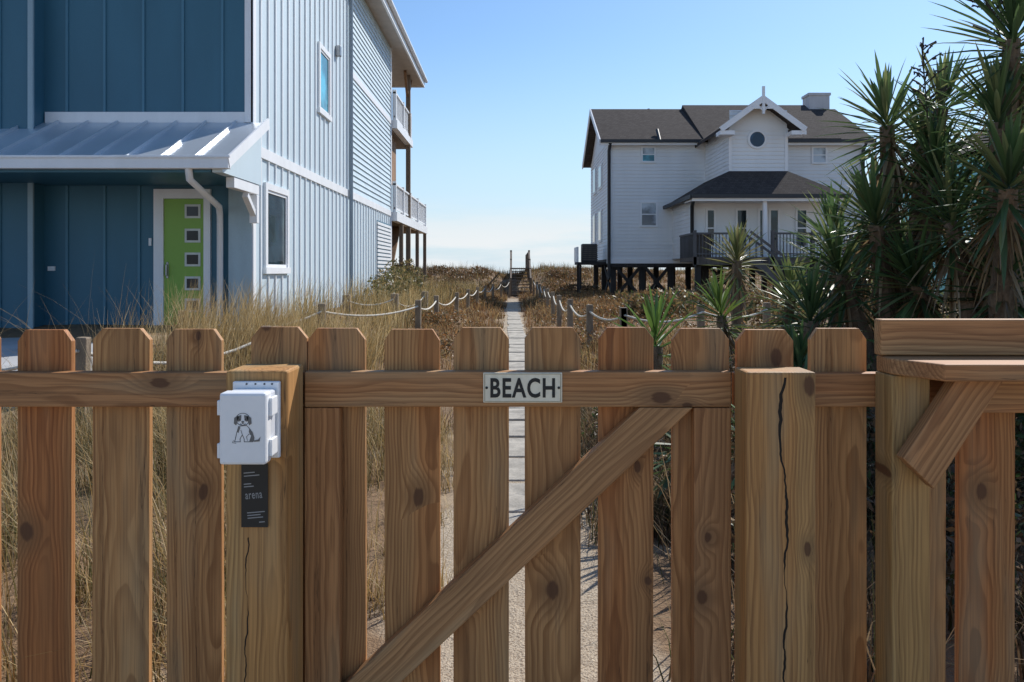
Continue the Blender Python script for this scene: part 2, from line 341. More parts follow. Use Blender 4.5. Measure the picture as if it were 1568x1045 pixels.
while x>-12:
    L.append(beam((x,11.0,3.075),(x,12.66,3.87),.025,.05)); x-=.47
boxes('roof_seams',L,METAL,bh)
boxes('gutter',[(x0,x1+.02,10.88,10.995,2.90,3.06),(x0,x1+.05,10.86,10.88,3.04,3.08)],TRIM,bh,bev=.01)
boxes('porch_soffit',[(x0,-4.16,11.0,12.71,2.86,2.90)],BLUE,bh)
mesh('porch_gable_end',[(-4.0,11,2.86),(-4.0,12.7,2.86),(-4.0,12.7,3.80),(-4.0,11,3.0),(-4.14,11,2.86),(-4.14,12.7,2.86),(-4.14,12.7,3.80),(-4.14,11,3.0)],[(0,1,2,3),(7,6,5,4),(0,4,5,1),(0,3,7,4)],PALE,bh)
boxes('rake_trim',[beam((-3.885,10.9,2.99),(-3.885,12.7,3.85),.03,.16)],TRIM,bh)
boxes('brackets',[(-4.13,-4.01,11.5,12.64,2.70,2.855),beam((-4.07,12.15,2.66),(-4.07,12.6,2.35),.09,.08),(-4.13,-4.01,12.52,12.638,2.25,2.69)],TRIM,bh,bev=.006)
tube('downspout',[(-4.45,10.95,2.92),(-4.45,11.0,2.76),(-4.58,12.45,2.50),(-4.62,12.6,2.38),(-4.62,12.6,.3)],.05,TRIM,bh)
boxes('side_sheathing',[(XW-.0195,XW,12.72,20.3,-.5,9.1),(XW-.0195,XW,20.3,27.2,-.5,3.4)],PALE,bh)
L=[];y=13.12
while y<20.2:
    zs=[(.2,3.36),(3.54,9.1)]
    for a0,b0 in zs:
        if 13.25<y<14.75 and a0<1: L+= [(XW,XW+.026,y-.022,y+.022,.2,1.42),(XW,XW+.026,y-.022,y+.022,3.02,3.36)]
        elif 16.95<y<18.15 and a0>1: L+=[(XW,XW+.026,y-.022,y+.022,3.54,4.85),(XW,XW+.026,y-.022,y+.022,6.42,9.1)]
        else: L.append((XW,XW+.026,y-.022,y+.022,a0,b0))
    y+=.405
y=20.6
while y<27.1:
    L.append((XW,XW+.026,y-.022,y+.022,.2,3.36)); y+=.405
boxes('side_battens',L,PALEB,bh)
boxes('side_trim',[(XW,XW+.04,12.66,12.80,.2,9.1),(XW,XW+.035,12.81,27.2,3.361,3.539),(XW,XW+.035,20.26,20.42,3.54,9.1),(XW,XW+.035,20.43,27.2,6.50,6.66),(XW,XW+.04,27.1,27.24,.2,3.36),(XW,XW+.04,27.1,27.24,3.54,6.49),(XW,XW+.04,27.1,27.24,6.67,9.1)],TRIM,bh)
def lap(name,p0,p1,z0,z1,nrm,mat,parent,ex=.15,out=.018,holes=()):
    v=[];f=[];z=z0
    while z<z1-1e-4:
        zt=min(z+ex,z1); k=len(v)
        a=(p0[0]+nrm[0]*out,p0[1]+nrm[1]*out,z); b=(p1[0]+nrm[0]*out,p1[1]+nrm[1]*out,z)
        v+=[a,b,(p1[0],p1[1],zt),(p0[0],p0[1],zt),(p0[0],p0[1],z),(p1[0],p1[1],z)]
        f+=[(k,k+1,k+2,k+3),(k,k+4,k+5,k+1)]; z=zt
    return mesh(name,v,f,mat,parent)
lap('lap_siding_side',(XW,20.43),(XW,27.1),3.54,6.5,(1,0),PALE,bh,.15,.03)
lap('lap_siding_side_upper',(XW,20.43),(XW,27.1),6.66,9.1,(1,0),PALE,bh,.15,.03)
def sidewin(y0,y1,z0,z1,gm,name):
    x=XW; w=.11
    boxes(name+'_casing',[(x,x+.045,y0,y1,z1-w,z1),(x,x+.06,y0-.03,y1+.03,z0,z0+w),(x,x+.045,y0,y0+w,z0+w,z1-w),(x,x+.045,y1-w,y1,z0+w,z1-w)],TRIM,bh)
    boxes(name+'_sash',[(x,x+.025,y0+w,y0+w+.05,z0+w,z1-w),(x,x+.025,y1-w-.05,y1-w,z0+w,z1-w),(x,x+.025,y0+w+.05,y1-w-.05,z0+w,z0+w+.05),(x,x+.025,y0+w+.05,y1-w-.05,z1-w-.05,z1-w)],TRIM,bh)
    boxes(name+'_glass',[(x,x+.008,y0+w+.05,y1-w-.05,z0+w+.05,z1-w-.05)],gm,bh)
sidewin(13.3,14.7,1.45,2.98,GL,'lower_window'); sidewin(17.0,18.1,4.88,6.40,GLS,'upper_window')
tube('side_downspout',[(XW+.09,20.1,9.0),(XW+.09,20.1,.4)],.05,paint('downspout_grey',(.25,.31,.36),.4),bh)
boxes('side_vent_lamp',[(XW,XW+.12,18.7,18.85,6.55,6.8)],STEEL,bh,bev=.02)
boxes('louvre_screen',[(XW+.03,XW+.06,24.3,27.0,1.0+i*.12,1.08+i*.12) for i in range(17)],TRIM,bh)
boxes('louvre_back',[(XW+.022,XW+.028,24.3,27.0,1.0,3.05)],BLUE,bh)
boxes('eave_soffit',[(-18,-3.66,12.1,32.8,9.1,9.14)],SOFF,bh)
boxes('eave_fascia',[(-3.66,-3.60,12.05,32.85,9.05,9.36),(-18,-3.66,32.8,32.85,9.05,9.36),(-18,-3.66,12.05,12.1,9.05,9.36)],TRIM,bh)
tube('eave_gutter',[(-3.54,12.05,9.32),(-3.54,32.9,9.32)],.07,TRIM,bh)
mesh('roof_slope',[(-3.55,12,9.37),(-3.55,32.9,9.37),(-11,32.9,12.4),(-11,12,12.4),(-18.5,12,9.37),(-18.5,32.9,9.37)],[(0,1,2,3),(3,2,5,4),(1,5,2),(0,3,4)],METAL,bh)
DK=paint('deck_timber',(.24,.18,.13),.8,.2,6)
boxes('deck_posts',[(-4.12,-3.95,y,y+.16,.1,9.1) for y in (30.9,)]+[(-4.10,-3.96,y,y+.14,.1,3.2) for y in (28.9,33.8,36.7)]+[(-9,-8.85,30.9,31.05,.1,9.1),(-9,-8.85,36.7,36.85,.1,3.2)],DK,bh)
boxes('deck_floors',[(-12,-4.16,27.25,37,3.22,3.30),(-12,-4.16,27.25,31.6,6.32,6.4)],DK,bh)
boxes('deck_fascia',[(-4.15,-3.93,27.25,37,3.21,3.52),(-4.15,-3.93,27.25,31.6,6.38,6.66),(-12,-4.16,36.95,37,3.31,3.5)],TRIM,bh)
L=[]
for z,ye in ((3.52,37.),(6.66,31.6)):
    L+=[(-4.08,-3.98,27.3,ye,z+.92,z+.98),(-4.05,-4.01,27.3,ye,z+.1,z+.16)]
    y=27.4
    while y<ye: L.append((-4.05,-4.02,y,y+.04,z+.16,z+.92)); y+=.14
    for y in (27.3,29.3,31.4,33.8,36.8):
        if y<ye: L.append((-4.10,-3.97,y,y+.13,z,z+1.05))
boxes('deck_railings',L,TRIM,bh)
boxes('deck_stair_and_screens',[(-4.35,-4.31,27.3,29.6,4.6,6.3),(-4.35,-4.31,27.3,28.6,.4,3.2),beam((-4.5,27.6,.4),(-4.5,31,3.2),.3,.12),beam((-4.06,31,8.2),(-4.06,30.2,9.08),.1,.1),beam((-4.06,31,8.2),(-4.06,31.9,9.08),.1,.1)],paint('cedar_screen',(.30,.17,.09),.8,.3,8),bh)
# ---------------------------------------------------------------- white house
WH=paint('white_lap_siding',(.84,.845,.84),.6,.05,1.2,.03)
WT=paint('white_house_trim',(.88,.88,.88),.5,.05,2)
t=NT('asphalt_shingles'); o=t.n("ShaderNodeTexCoord").outputs['Object']
br=t.n("ShaderNodeTexBrick",{'Vector':t.n("ShaderNodeMapping",{'Vector':o,'Rotation':(math.radians(90),0,0)}).outputs[0],'Scale':3.2,'Color1':(.055,.044,.040,1),'Color2':(.09,.076,.068,1),'Mortar':(.03,.028,.028,1),'Mortar Size':.02})
nz=t.noise(o,25,3,.7).outputs[0]
t.P(Base_Color=t.mix(t.ramp(nz,.35,.7,0,.6),br.outputs[0],(.09,.076,.07,1)),Roughness=.95); t.b.inputs['Specular IOR Level'].default_value=.1; t.bump(nz,.4,.02); SH=t.m
DKG=paint('dark_piling',(.035,.030,.028),.8,.3,6)
CHAR=paint('charcoal_metal',(.03,.032,.036),.5,.1,6)
wh=empty('white_beach_house')
X0,X1,Y0,Y1=4.37,15.8,36.,44.
boxes('main_volume',[(X0+.02,X1-.02,Y0+.02,Y1,2.03,7.35)],WH,wh)
lap('front_siding',(X0,Y0),(X1,Y0),2.03,7.4,(0,-1),WH,wh,.16,.03)
lap('left_siding',(X0,Y1),(X0,Y0),2.03,7.4,(-1,0),WH,wh,.16,.025)
for x in (X0+.01,X1-.01):
    mesh('gable_wall',[(x,Y0,7.35),(x,Y1,7.35),(x,40,9.45)],[(0,1,2)],WH,wh)
def roofslab(name,quad,th=.14,mat=SH):
    a=[Vector(p) for p in quad]; v=a+[p-Vector((0,0,th)) for p in a]; n=len(a)
    o=mesh(name,v,[tuple(range(n)),tuple(range(2*n-1,n-1,-1))]+[(i,i+n,(i+1)%n+n,(i+1)%n) for i in range(n)],mat,wh); fix(o); return o
E=.42; zr=9.62; ze=7.38
roofslab('roof_front',[(X0-E,Y0-E,ze),(X1+E,Y0-E,ze),(X1+E,40,zr),(X0-E,40,zr)])
roofslab('roof_back',[(X0-E,40,zr-.001),(X1+E,40,zr-.001),(X1+E,Y1+E,ze),(X0-E,Y1+E,ze)])
roofslab('roof_raised_front',[(8.55,Y0-E-.03,ze+.03),(14.7,Y0-E-.03,ze+.03),(14.7,40,zr+.2),(8.55,40,zr+.2)])
roofslab('roof_raised_back',[(8.55,40,zr+.199),(14.7,40,zr+.199),(14.7,Y1+E,ze+.03),(8.55,Y1+E,ze+.03)])
boxes('rake_boards',[beam((X0-E-.02,Y0-E,ze-.12),(X0-E-.02,40,zr-.1),.05,.24),beam((X0-E-.02,Y1+E,ze-.12),(X0-E-.02,40,zr-.1),.05,.24)],WT,wh)
boxes('eave_trim',[(X0-E,X1+E,Y0-E-.03,Y0-E+.01,ze-.26,ze-.16),(X0-E,X1+E,Y0-E+.01,Y0,ze-.2,ze-.15),(X0-.045,X0+.10,Y0-.045,Y0-.032,2.03,7.2),(X1-.1,X1+.045,Y0-.045,Y0-.032,2.03,7.2),(X0-.1,X1,Y0-.06,Y0-.032,1.83,2.03)],WT,wh)
boxes('dark_gutter',[(X0-E,8.5,Y0-E-.15,Y0-E-.04,ze-.16,ze-.03),(11.3,X1+E,Y0-E-.15,Y0-E-.04,ze-.16,ze-.03)],CHAR,wh)
tube('downspouts',[[(X0+.02,Y0-.45,7.2),(X0+.0,Y0-.13,6.9),(X0,Y0-.13,1.2)],[(X1,Y0-.45,7.2),(X1+.02,Y0-.13,6.9),(X1,Y0-.13,2.0)],[(7.0,30.5,4.35),(7.2,31.85,4.1),(7.2,31.85,2.0)],[(6.6,Y0-.45,7.3),(6.6,Y0+.2,7.9)]],.075,CHAR,wh)
boxes('chimney',[(15.0,16.03,40.2,41.1,8,10.35),(14.95,16.08,40.15,41.15,10.35,10.48)],paint('chimney_stucco',(.60,.56,.55),.8),wh)
boxes('chimney_flue',[(6.9,7.0,40.5,40.6,9.2,9.75)],CHAR,wh)
bx0,bx1,by=8.73,11.04,32.
boxes('upper_bay',[(bx0+.02,bx1-.02,by+.02,37.5,4.5,7.45)],WH,wh)
lap('bay_front_siding',(bx0,by),(bx1,by),5.5,7.95,(0,-1),WH,wh,.16,.03)
lap('bay_left_siding',(bx0,Y0),(bx0,by),4.5,7.2,(-1,0),WH,wh,.16,.025)
xm=(bx0+bx1)/2
mesh('bay_gable',[(bx0-.1,by-.033,7.15),(bx1+.1,by-.033,7.15),(xm,by-.033,8.25)],[(0,1,2)],WH,wh)
zb=8.42;zl=7.18;wl=1.62
roofslab('bay_roof_left',[(xm-wl,by-.65,zl),(xm,by-.65,zb),(xm,38.6,zb),(xm-wl,36.3,zl)])
roofslab('bay_roof_right',[(xm+wl,by-.65,zl),(xm,by-.65,zb),(xm,38.6,zb-.001),(xm+wl,36.3,zl)])
boxes('bay_bargeboards',[beam((xm-wl-.05,by-.69,zl-.13),(xm+.02,by-.69,zb-.13),.05,.22),beam((xm+wl+.05,by-.691,zl-.13),(xm-.02,by-.691,zb-.13),.05,.22),
 (xm-.05,xm+.05,by-.74,by-.66,zb-.75,zb+.33),(xm-.42,xm+.42,by-.72,by-.67,zb-.55,zb-.47),
 beam((xm,by-.70,zb-.62),(xm-.3,by-.70,zb-.36),.04,.07),beam((xm,by-.70,zb-.62),(xm+.3,by-.70,zb-.36),.04,.07),
 (xm-wl-.08,xm-wl+.5,by-.68,by-.04,zl-.32,zl-.16),(xm+wl-.5,xm+wl+.08,by-.68,by-.04,zl-.32,zl-.16),
 (bx0-.03,bx0+.09,by-.05,by-.034,5.5,7.2),(bx1-.09,bx1+.03,by-.05,by-.034,5.5,7.2)],WT,wh)
def ring(name,x,z,r0,r1,y0,y1,mat,n=32):
    v=[];f=[]
    for i in range(n):
        a=2*math.pi*i/n;c,s=math.cos(a),math.sin(a)
        v+=[(x+r0*c,y0,z+r0*s),(x+r1*c,y0,z+r1*s),(x+r1*c,y1,z+r1*s),(x+r0*c,y1,z+r0*s)]
    for i in range(n):
        j=(i+1)%n
        for k in range(4): f.append((4*i+k,4*j+k,4*j+(k+1)%4,4*i+(k+1)%4))
    return mesh(name,v,f,mat,wh)
ring('round_window_frame',xm-.05,6.77,.30,.38,by-.09,by-.02,WT)
discs('round_window_glass',[(xm-.05,6.77)],.31,by-.045,glassmat('deep_blue_glass',(.02,.06,.13)),wh,32)
lx0,lx1=7.26,12.4
boxes('lower_bay',[(lx0+.02,lx1,by+.02,35.9,2.03,4.6)],WH,wh)
lap('lower_bay_left_siding',(lx0,Y0),(lx0,by),2.03,4.4,(-1,0),WH,wh,.16,.025)
lap('lower_bay_front_siding',(lx0,by),(lx1,by),2.03,4.4,(0,-1),WH,wh,.16,.025)
ex0,ex1,ey=6.90,12.8,30.4
roofslab('porch_roof_front',[(ex0,ey,4.42),(ex1,ey,4.42),(bx1,by-.04,5.5),(bx0,by-.04,5.5)])
roofslab('porch_roof_left',[(ex0,ey,4.421),(bx0-.02,by-.04,5.5),(bx0-.02,Y0-.03,5.5),(ex0,Y0-.03,4.421)])
roofslab('porch_roof_right',[(ex1,ey,4.421),(ex1,Y0-.03,4.421),(bx1+.02,Y0-.03,5.5),(bx1+.02,by-.04,5.5)])
boxes('porch_eave',[(ex0-.02,ex1+.02,ey-.05,ey-.005,4.16,4.27),(ex0+.02,ex1,ey,by,4.2,4.25)],WT,wh)
boxes('porch_dark_gutter',[(ex0-.05,ex1+.05,ey-.14,ey-.055,4.27,4.42),(ex0-.1,ex0-.01,ey,Y0-.1,4.27,4.42)],CHAR,wh)
boxes('porch_columns',[(x-.07,x+.07,ey+.1,ey+.24,2.03,4.2) for x in (9.7,12.3)],WT,wh)
def win(x0,x1,z0,z1,y,gm,name,split=True,dark=False):
    w=.08; m=WT
    L=[(x0-w,x1+w,y-.07,y-.026,z1,z1+w),(x0-w,x1+w,y-.09,y-.026,z0-w,z0),(x0-w,x0,y-.07,y-.026,z0,z1),(x1,x1+w,y-.07,y-.026,z0,z1)]
    if split: L.append((x0,x1,y-.06,y-.042,(z0+z1)/2-.025,(z0+z1)/2+.025))
    boxes(name+'_frame',L,m,wh); boxes(name+'_glass',[(x0,x1,y-.04,y-.032,z0,z1)],gm,wh)
win(5.90,6.42,6.45,7.05,Y0,GLS,'upper_window_a'); 
boxes('blind_a',[(5.91,6.41,Y0-.055,Y0-.045,6.78,7.05)],GLB,wh)
win(5.86,6.50,3.55,4.55,Y0,GLB,'lower_window_a'); win(13.6,14.15,6.40,7.05,Y0,GLB,'upper_window_b'); win(14.2,14.8,3.5,4.6,Y0,GL,'lower_window_b')
for i,(a0,b0) in enumerate([(7.85,8.10),(9.05,9.40),(9.95,10.20),(10.38,10.66),(11.45,11.8)]):
    win(a0,b0,2.5 if i not in(2,3) else 2.1,3.92,by,GL,'porch_window_%d'%i,split=i not in(2,3))
for i,(ya,yb2,za,zb2) in enumerate([(38.5,39.6,5.6,6.6),(41.2,42.3,5.6,6.8),(38.6,39.6,3.0,4.4),(41.4,42.4,3.0,4.4)]):
    boxes('left_window_%d'%i,[(X0-.06,X0-.02,ya-.1,yb2+.1,za-.1,zb2+.1)],WT,wh); boxes('left_glass_%d'%i,[(X0-.075,X0-.061,ya,yb2,za,zb2)],GL,wh)
L=[]
for x in (4.6,5.9,7.2,8.8,10.4,12,13.8,15.6):
    for y in (36.2,39.8,43.6): L.append((x-.12,x+.12,y-.12,y+.12,-.2,2.02))
for x in (6.95,8.6,10.2,11.8):
    for y in (29.8,): L.append((x-.1,x+.1,y-.1,y+.1,-.2,1.84))
for a0,b0 in ((4.6,5.9),(5.9,7.2),(8.8,10.4),(12,13.8)):
    L+=[beam((a0,36.04,.2),(b0,36.04,1.8),.05,.14),beam((a0,36.0,1.8),(b0,36.0,.2),.05,.14)]
L+=[beam((4.6,36.3,.2),(4.6,39.7,1.85),.06,.18),beam((4.6,36.3,1.85),(4.6,39.7,.2),.06,.18),(4.3,15.9,35.9,36.0,1.66,1.82),(4.3,15.9,39.9,40,1.66,1.82)]
boxes('pilings',L,DKG,wh)
boxes('floor_frame',[(X0,X1,Y0+.05,Y1,1.80,2.02)],DKG,wh)
boxes('front_deck',[(6.75,12.6,29.5,31.98,1.84,2.0),(6.7,12.65,29.46,29.5,1.72,2.01)],W_GREY,wh)
L=[(6.72,8.5,29.5,29.56,2.85,2.92),(9.6,12.6,29.5,29.56,2.85,2.92),(6.72,8.5,29.51,29.55,2.1,2.15),(9.6,12.6,29.51,29.55,2.1,2.15),(6.72,6.78,29.6,32,2.85,2.92)]
x=6.8
while x<12.6:
    if x<8.5 or x>9.6: L.append((x,x+.03,29.515,29.545,2.0,2.85))
    x+=.125
for x in (6.72,8.45,9.6,11.1,12.5): L.append((x,x+.11,29.46,29.57,1.7,3.0))
y=29.7
while y<32: L.append((6.735,6.765,y,y+.03,2.0,2.85)); y+=.13
L+=[beam((8.5,29.3,2.9),(10.9,28.7,1.0),.06,.09),beam((8.5,28.4,2.9),(10.9,27.9,1.0),.06,.09),beam((8.5,29.3,1.95),(10.9,28.7,.1),.06,.25),beam((8.5,28.4,1.95),(10.9,27.9,.1),.06,.25)]
for i in range(12):
    f=i/11; x=8.5+2.4*f; L.append((x-.02,x+.02,29.25-.6*f,29.29-.6*f,1.95-1.85*f,2.9-1.9*f)); L.append((x-.13,x+.13,28.4-.5*f,29.25-.6*f,1.95-1.8*f,1.99-1.8*f))
boxes('deck_rail_and_stair',L,paint('grey_rail_paint',(.10,.095,.095),.7,.2,5),wh)
boxes('deck_corner_box',[(6.78,7.4,29.6,30.2,2.0,2.85)],W_GREY,wh)
ac=empty('air_conditioner')
boxes('platform',[(3.0,4.33,36.6,38.2,1.78,1.9),(3.1,3.2,36.7,36.8,0,1.78),(3.1,3.2,38,38.1,0,1.78)],DKG,ac)
boxes('cabinet',[(3.25,3.95,36.9,37.6,1.91,2.75)],CHAR,ac,bev=.03)
boxes('louvres',[(3.22,3.98,36.87,36.895,2.0+i*.09,2.04+i*.09) for i in range(8)],W_GREY,ac)
boxes('screen_panel',[(2.98,3.06,36.6,38.2,1.9,2.6)],WT,ac)
th=empty('teal_house'); TE=paint('teal_siding',(.20,.52,.56),.55,.06,1.5)
boxes('volume',[(20.6,32,33.02,42,.2,6.6)],TE,th); lap('siding',(20.6,33.0),(32,33.0),.2,6.6,(0,-1),TE,th,.18,.025)
lap('siding_side',(20.6,42),(20.6,33),.2,6.6,(-1,0),TE,th,.18,.025)
boxes('trim',[(20.55,20.7,32.93,32.97,.2,6.6),(20.4,32,32.5,33,6.6,6.75),(20.6,32,32.93,32.97,3.8,4.0),(21.2,22.1,32.93,32.97,4.6,5.9),(23.5,24.6,32.93,32.97,4.6,5.9),(21.2,22.3,32.93,32.97,1.8,3.2)],WT,th)
boxes('glass',[(21.3,22.0,32.9,32.929,4.7,5.8),(23.6,24.5,32.9,32.929,4.7,5.8),(21.3,22.2,32.9,32.929,1.9,3.1)],GL,th)
mesh('roof',[(20.3,32.4,6.76),(32,32.4,6.76),(32,37.5,8.3),(22.5,37.5,8.3),(20.3,42.5,6.76),(32,42.5,6.76)],[(0,1,2,3),(3,2,5,4),(0,3,4)],SH,th)
# ---------------------------------------------------------------- dune walkover
wk=empty('beach_walkover_stairs')
L=[];cx=.50; n=9
for i in range(n):
    f=i/(n-1); L.append((cx-.5,cx+.5,45+4.4*f-.15,45+4.4*f+.2,.12+1.5*f,.17+1.5*f))
for sx in (cx-.56,cx+.56):
    L+=[beam((sx,44.8,.05),(sx,49.6,1.7),.07,.25),beam((sx,44.8,1.05),(sx,49.6,2.68),.09,.09),beam((sx,44.8,.6),(sx,49.6,2.2),.05,.09),beam((sx,49.6,2.68),(sx,60,2.6),.09,.08)]
    for i in range(4):
        f=i/3; L.append((sx-.06,sx+.06,44.8+4.8*f-.05,44.8+4.8*f+.05,-.1+1.4*f,1.1+1.68*f))
    for y in (52,54.5,57,60): L.append((sx-.05,sx+.05,y-.05,y+.05,.9,2.7))
L.append((cx-.6,cx+.6,49.6,60,1.62,1.68))
boxes('timber_parts',L,W_OLD,wk)
# ---------------------------------------------------------------- rope fences
RP=paint('rope_fibre',(.62,.57,.48),.9,.2,30,.3); PM=paint('rope_post_wood',(.25,.19,.13),.85,.35,15,.3)
def ropefence(pts,r=.055):
    e=empty('rope_fence'); L=[];tops=[]
    for x,y,h in pts:
        z=float(H(x,y)); L.append(beam((x,y,z-.2),(x+random.uniform(-.03,.03),y,h),r*2,r*2)); tops.append(Vector((x,y,h-.12)))
    boxes('posts',L,PM,e,bev=.012)
    R=[]
    for a,b in zip(tops[:-1],tops[1:]):
        sg_=random.uniform(.10,.22)
        R.append([tuple(a.lerp(b,i/10)+Vector((0,-r,-sg_*4*(i/10)*(1-i/10)))) for i in range(11)])
    tube('rope',R,.017,RP,e,2)
ropefence([(-4.3,10.4,.98),(-3.0,12.6,.98),(-1.77,15,.95),(-1.71,18,.94),(-1.55,22,.90),(-1.39,25,.92),(-1.26,28.5,.92),(-1.10,32,.9),(-.86,36,.9),(-.55,40,.95),(-.15,44,1.0)])
ropefence([(-3.55,17.2,.98),(-2.62,17.7,.99),(-2.2,20,.98)],.08)
ropefence([(-9.,6.2,.93),(-6.2,6.6,.93),(-3.9,7.2,.9),(-2.9,9.4,.85)],.05)
ropefence([(1.75,12.4,.93),(1.31,13.4,.93),(1.13,15.5,.95),(1.10,18.5,.93),(1.14,22,.92),(1.17,26,.92),(1.2,30,.92),(1.24,35,.92),(1.25,40,.95),(1.2,44,1.0)])
ropefence([(1.75,12.4,.93),(3.1,13.,.95),(4.4,13.8,.95)])
# ---------------------------------------------------------------- vegetation
def vegmat(name,trans=.35,rough=.6,spec=.3):
    t=NT(name); at=t.n("ShaderNodeAttribute",attribute_name='Col').outputs['Color']
    t.P(Base_Color=at,Roughness=rough); t.b.inputs['Specular IOR Level'].default_value=spec
    tr=t.n("ShaderNodeBsdfTranslucent",{'Color':at}).outputs[0]
    mx=t.n("ShaderNodeMixShader",{0:trans,1:t.b.outputs[0],2:tr}).outputs[0]
    t.t.links.new(mx,t.out.inputs['Surface']); return t.m
VG=vegmat('dry_grass_blades',.4,.6); VL=vegmat('shrub_leaves',.3,.5); VY=vegmat('yucca_leaves',.28,.33,.5)
def quadmesh(name,V,C,mat,strip,parent=None):
    n,k=V.shape[0],V.shape[1]; nv=n*k*2
    me=bpy.data.meshes.new(name); me.vertices.add(nv); me.vertices.foreach_set('co',V.astype(np.float32).ravel())
    b=(np.arange(n)*k*2)[:,None]+(np.arange(k-1)*2)[None,:]
    q=np.stack([b,b+1,b+3,b+2],-1).reshape(-1,4); nf=len(q)
    me.loops.add(nf*4); me.loops.foreach_set('vertex_index',q.ravel().astype(np.int32))
    me.polygons.add(nf); me.polygons.foreach_set('loop_start',(np.arange(nf)*4).astype(np.int32))
    me.update(calc_edges=True)
    ca=me.color_attributes.new('Col','FLOAT_COLOR','POINT'); cc=np.ones((n,k,2,4),np.float32); cc[...,:3]=C; ca.data.foreach_set('color',cc.ravel())
    me.materials.append(mat); ob=bpy.data.objects.new(name,me); COL.objects.link(ob)
    if parent: ob.parent=parent
    return ob
def blades(name,P,h,pal,w=.004,lean=.5,k=4,wind=(0,0),mat=None,rootdark=.5):
    n=len(P); ph=rng.uniform(0,2*np.pi,n); ln=rng.uniform(.1,1,n)*lean
    d=np.stack([np.cos(ph)*ln+wind[0],np.sin(ph)*ln+wind[1]],1)
    sa=ph+rng.uniform(-.8,.8,n)+np.pi/2; sd=np.stack([np.cos(sa),np.sin(sa),np.zeros(n)],1)
    T=np.linspace(0,1,k); V=np.zeros((n,k,2,3))
    lm=np.hypot(d[:,0],d[:,1])
    for i,t in enumerate(T):
        c=P.copy(); c[:,:2]+=d*(h*t**1.8)[:,None]; c[:,2]+=h*t*(1-.38*np.minimum(lm,1.4)*t)
        ww=np.full((n,1),w*(1-t*.92))
        V[:,i,0]=c-sd*ww; V[:,i,1]=c+sd*ww
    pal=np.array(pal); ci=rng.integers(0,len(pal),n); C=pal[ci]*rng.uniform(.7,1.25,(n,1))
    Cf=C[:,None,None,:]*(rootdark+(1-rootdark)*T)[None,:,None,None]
    return quadmesh(name,V,np.broadcast_to(Cf,(n,k,2,3)),mat or VG,k)
def scatter(x0,x1,y0,y1,nc,per,rad,hr,avoid=None):
    cx=rng.uniform(x0,x1,nc); cy=rng.uniform(y0,y1,nc)
    if avoid is not None: m=avoid(cx,cy); cx=cx[m];cy=cy[m]
    nc=len(cx); hs=rng.uniform(hr[0],hr[1],nc)
    X=np.repeat(cx,per)+rng.normal(0,rad,nc*per); Y=np.repeat(cy,per)+rng.normal(0,rad,nc*per); h=np.repeat(hs,per)*rng.uniform(.45,1.1,nc*per)
    return np.stack([X,Y,H(X,Y)-.01],1),h
STRAW=[(.58,.39,.16),(.68,.49,.23),(.48,.32,.13),(.38,.28,.12),(.76,.60,.34)]
OLIVE=[(.14,.135,.055),(.22,.19,.07),(.30,.215,.10),(.11,.11,.04)]
RUST=[(.28,.135,.055),(.38,.21,.085),(.19,.105,.055),(.40,.27,.13)]
P,h=scatter(-4.0,-.75,2.5,7.0,120,75,.10,(.45,.95))
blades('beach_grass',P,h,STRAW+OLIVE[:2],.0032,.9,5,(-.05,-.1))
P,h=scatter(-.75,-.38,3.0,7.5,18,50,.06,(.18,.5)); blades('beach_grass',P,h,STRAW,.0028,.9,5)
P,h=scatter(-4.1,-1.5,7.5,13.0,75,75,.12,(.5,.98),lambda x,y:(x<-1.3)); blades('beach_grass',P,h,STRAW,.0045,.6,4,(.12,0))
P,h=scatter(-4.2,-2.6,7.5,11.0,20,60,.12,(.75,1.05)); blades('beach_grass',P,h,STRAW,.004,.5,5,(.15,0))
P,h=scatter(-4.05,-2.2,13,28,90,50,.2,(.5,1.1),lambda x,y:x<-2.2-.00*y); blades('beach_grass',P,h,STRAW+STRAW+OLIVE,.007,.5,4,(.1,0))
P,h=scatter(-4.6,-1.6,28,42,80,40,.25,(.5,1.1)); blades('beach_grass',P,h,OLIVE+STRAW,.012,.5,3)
P,h=scatter(-5.6,-1.9,6.8,8.2,26,6,.1,(1.0,1.5)); blades('tall_grass_stems',P,h,[(.42,.30,.15)],.004,.9,6,(.15,0))
av=lambda x,y:(np.abs(x-.05)>.58-.16*ss(6,13,y)+.2*wob(x,y*.8))
def field(x0,x1,y0,y1,nc,per,rad,hr,pal,w,lean=.8,name='dune_scrub',k=3):
    P,h=scatter(x0,x1,y0,y1,nc,per,rad,hr,lambda x,y:av(x,y)&~((x>-16)&(x<-4.2)&(y>7)&(y<37)))
    m=np.abs(P[:,0]-.05)>.40-.12*ss(8,14,P[:,1]); blades(name,P[m],h[m],pal,w,lean,k)
field(-2.6,2.6,7.5,20,380,45,.10,(.12,.36),RUST+RUST+STRAW[:2],.0055)
field(-3.5,6,20,46,800,34,.16,(.2,.48),RUST+RUST+RUST+STRAW[:3],.012)
field(6,22,14,46,420,28,.25,(.25,.5),RUST+RUST+OLIVE[:2],.016)
field(-30,34,46,59,1500,22,.3,(.2,.5),RUST+RUST+OLIVE+STRAW[:2],.02,.7)
P,h=scatter(-34,38,55,60,700,14,.3,(.3,.75)); blades('dune_crest_grass',P,h,[(.24,.19,.10),(.15,.13,.06),(.36,.28,.15)],.013,.35,3)
field(.95,3.0,7,14,150,45,.10,(.2,.45),STRAW[:3]+OLIVE[:2]+RUST,.006)
P,h=scatter(.42,.95,4.3,9,60,55,.08,(.2,.5)); blades('dry_thicket_grass',P,h,[(.22,.13,.07),(.15,.10,.055),(.34,.24,.13),(.11,.11,.045)],.004,1.0,4)
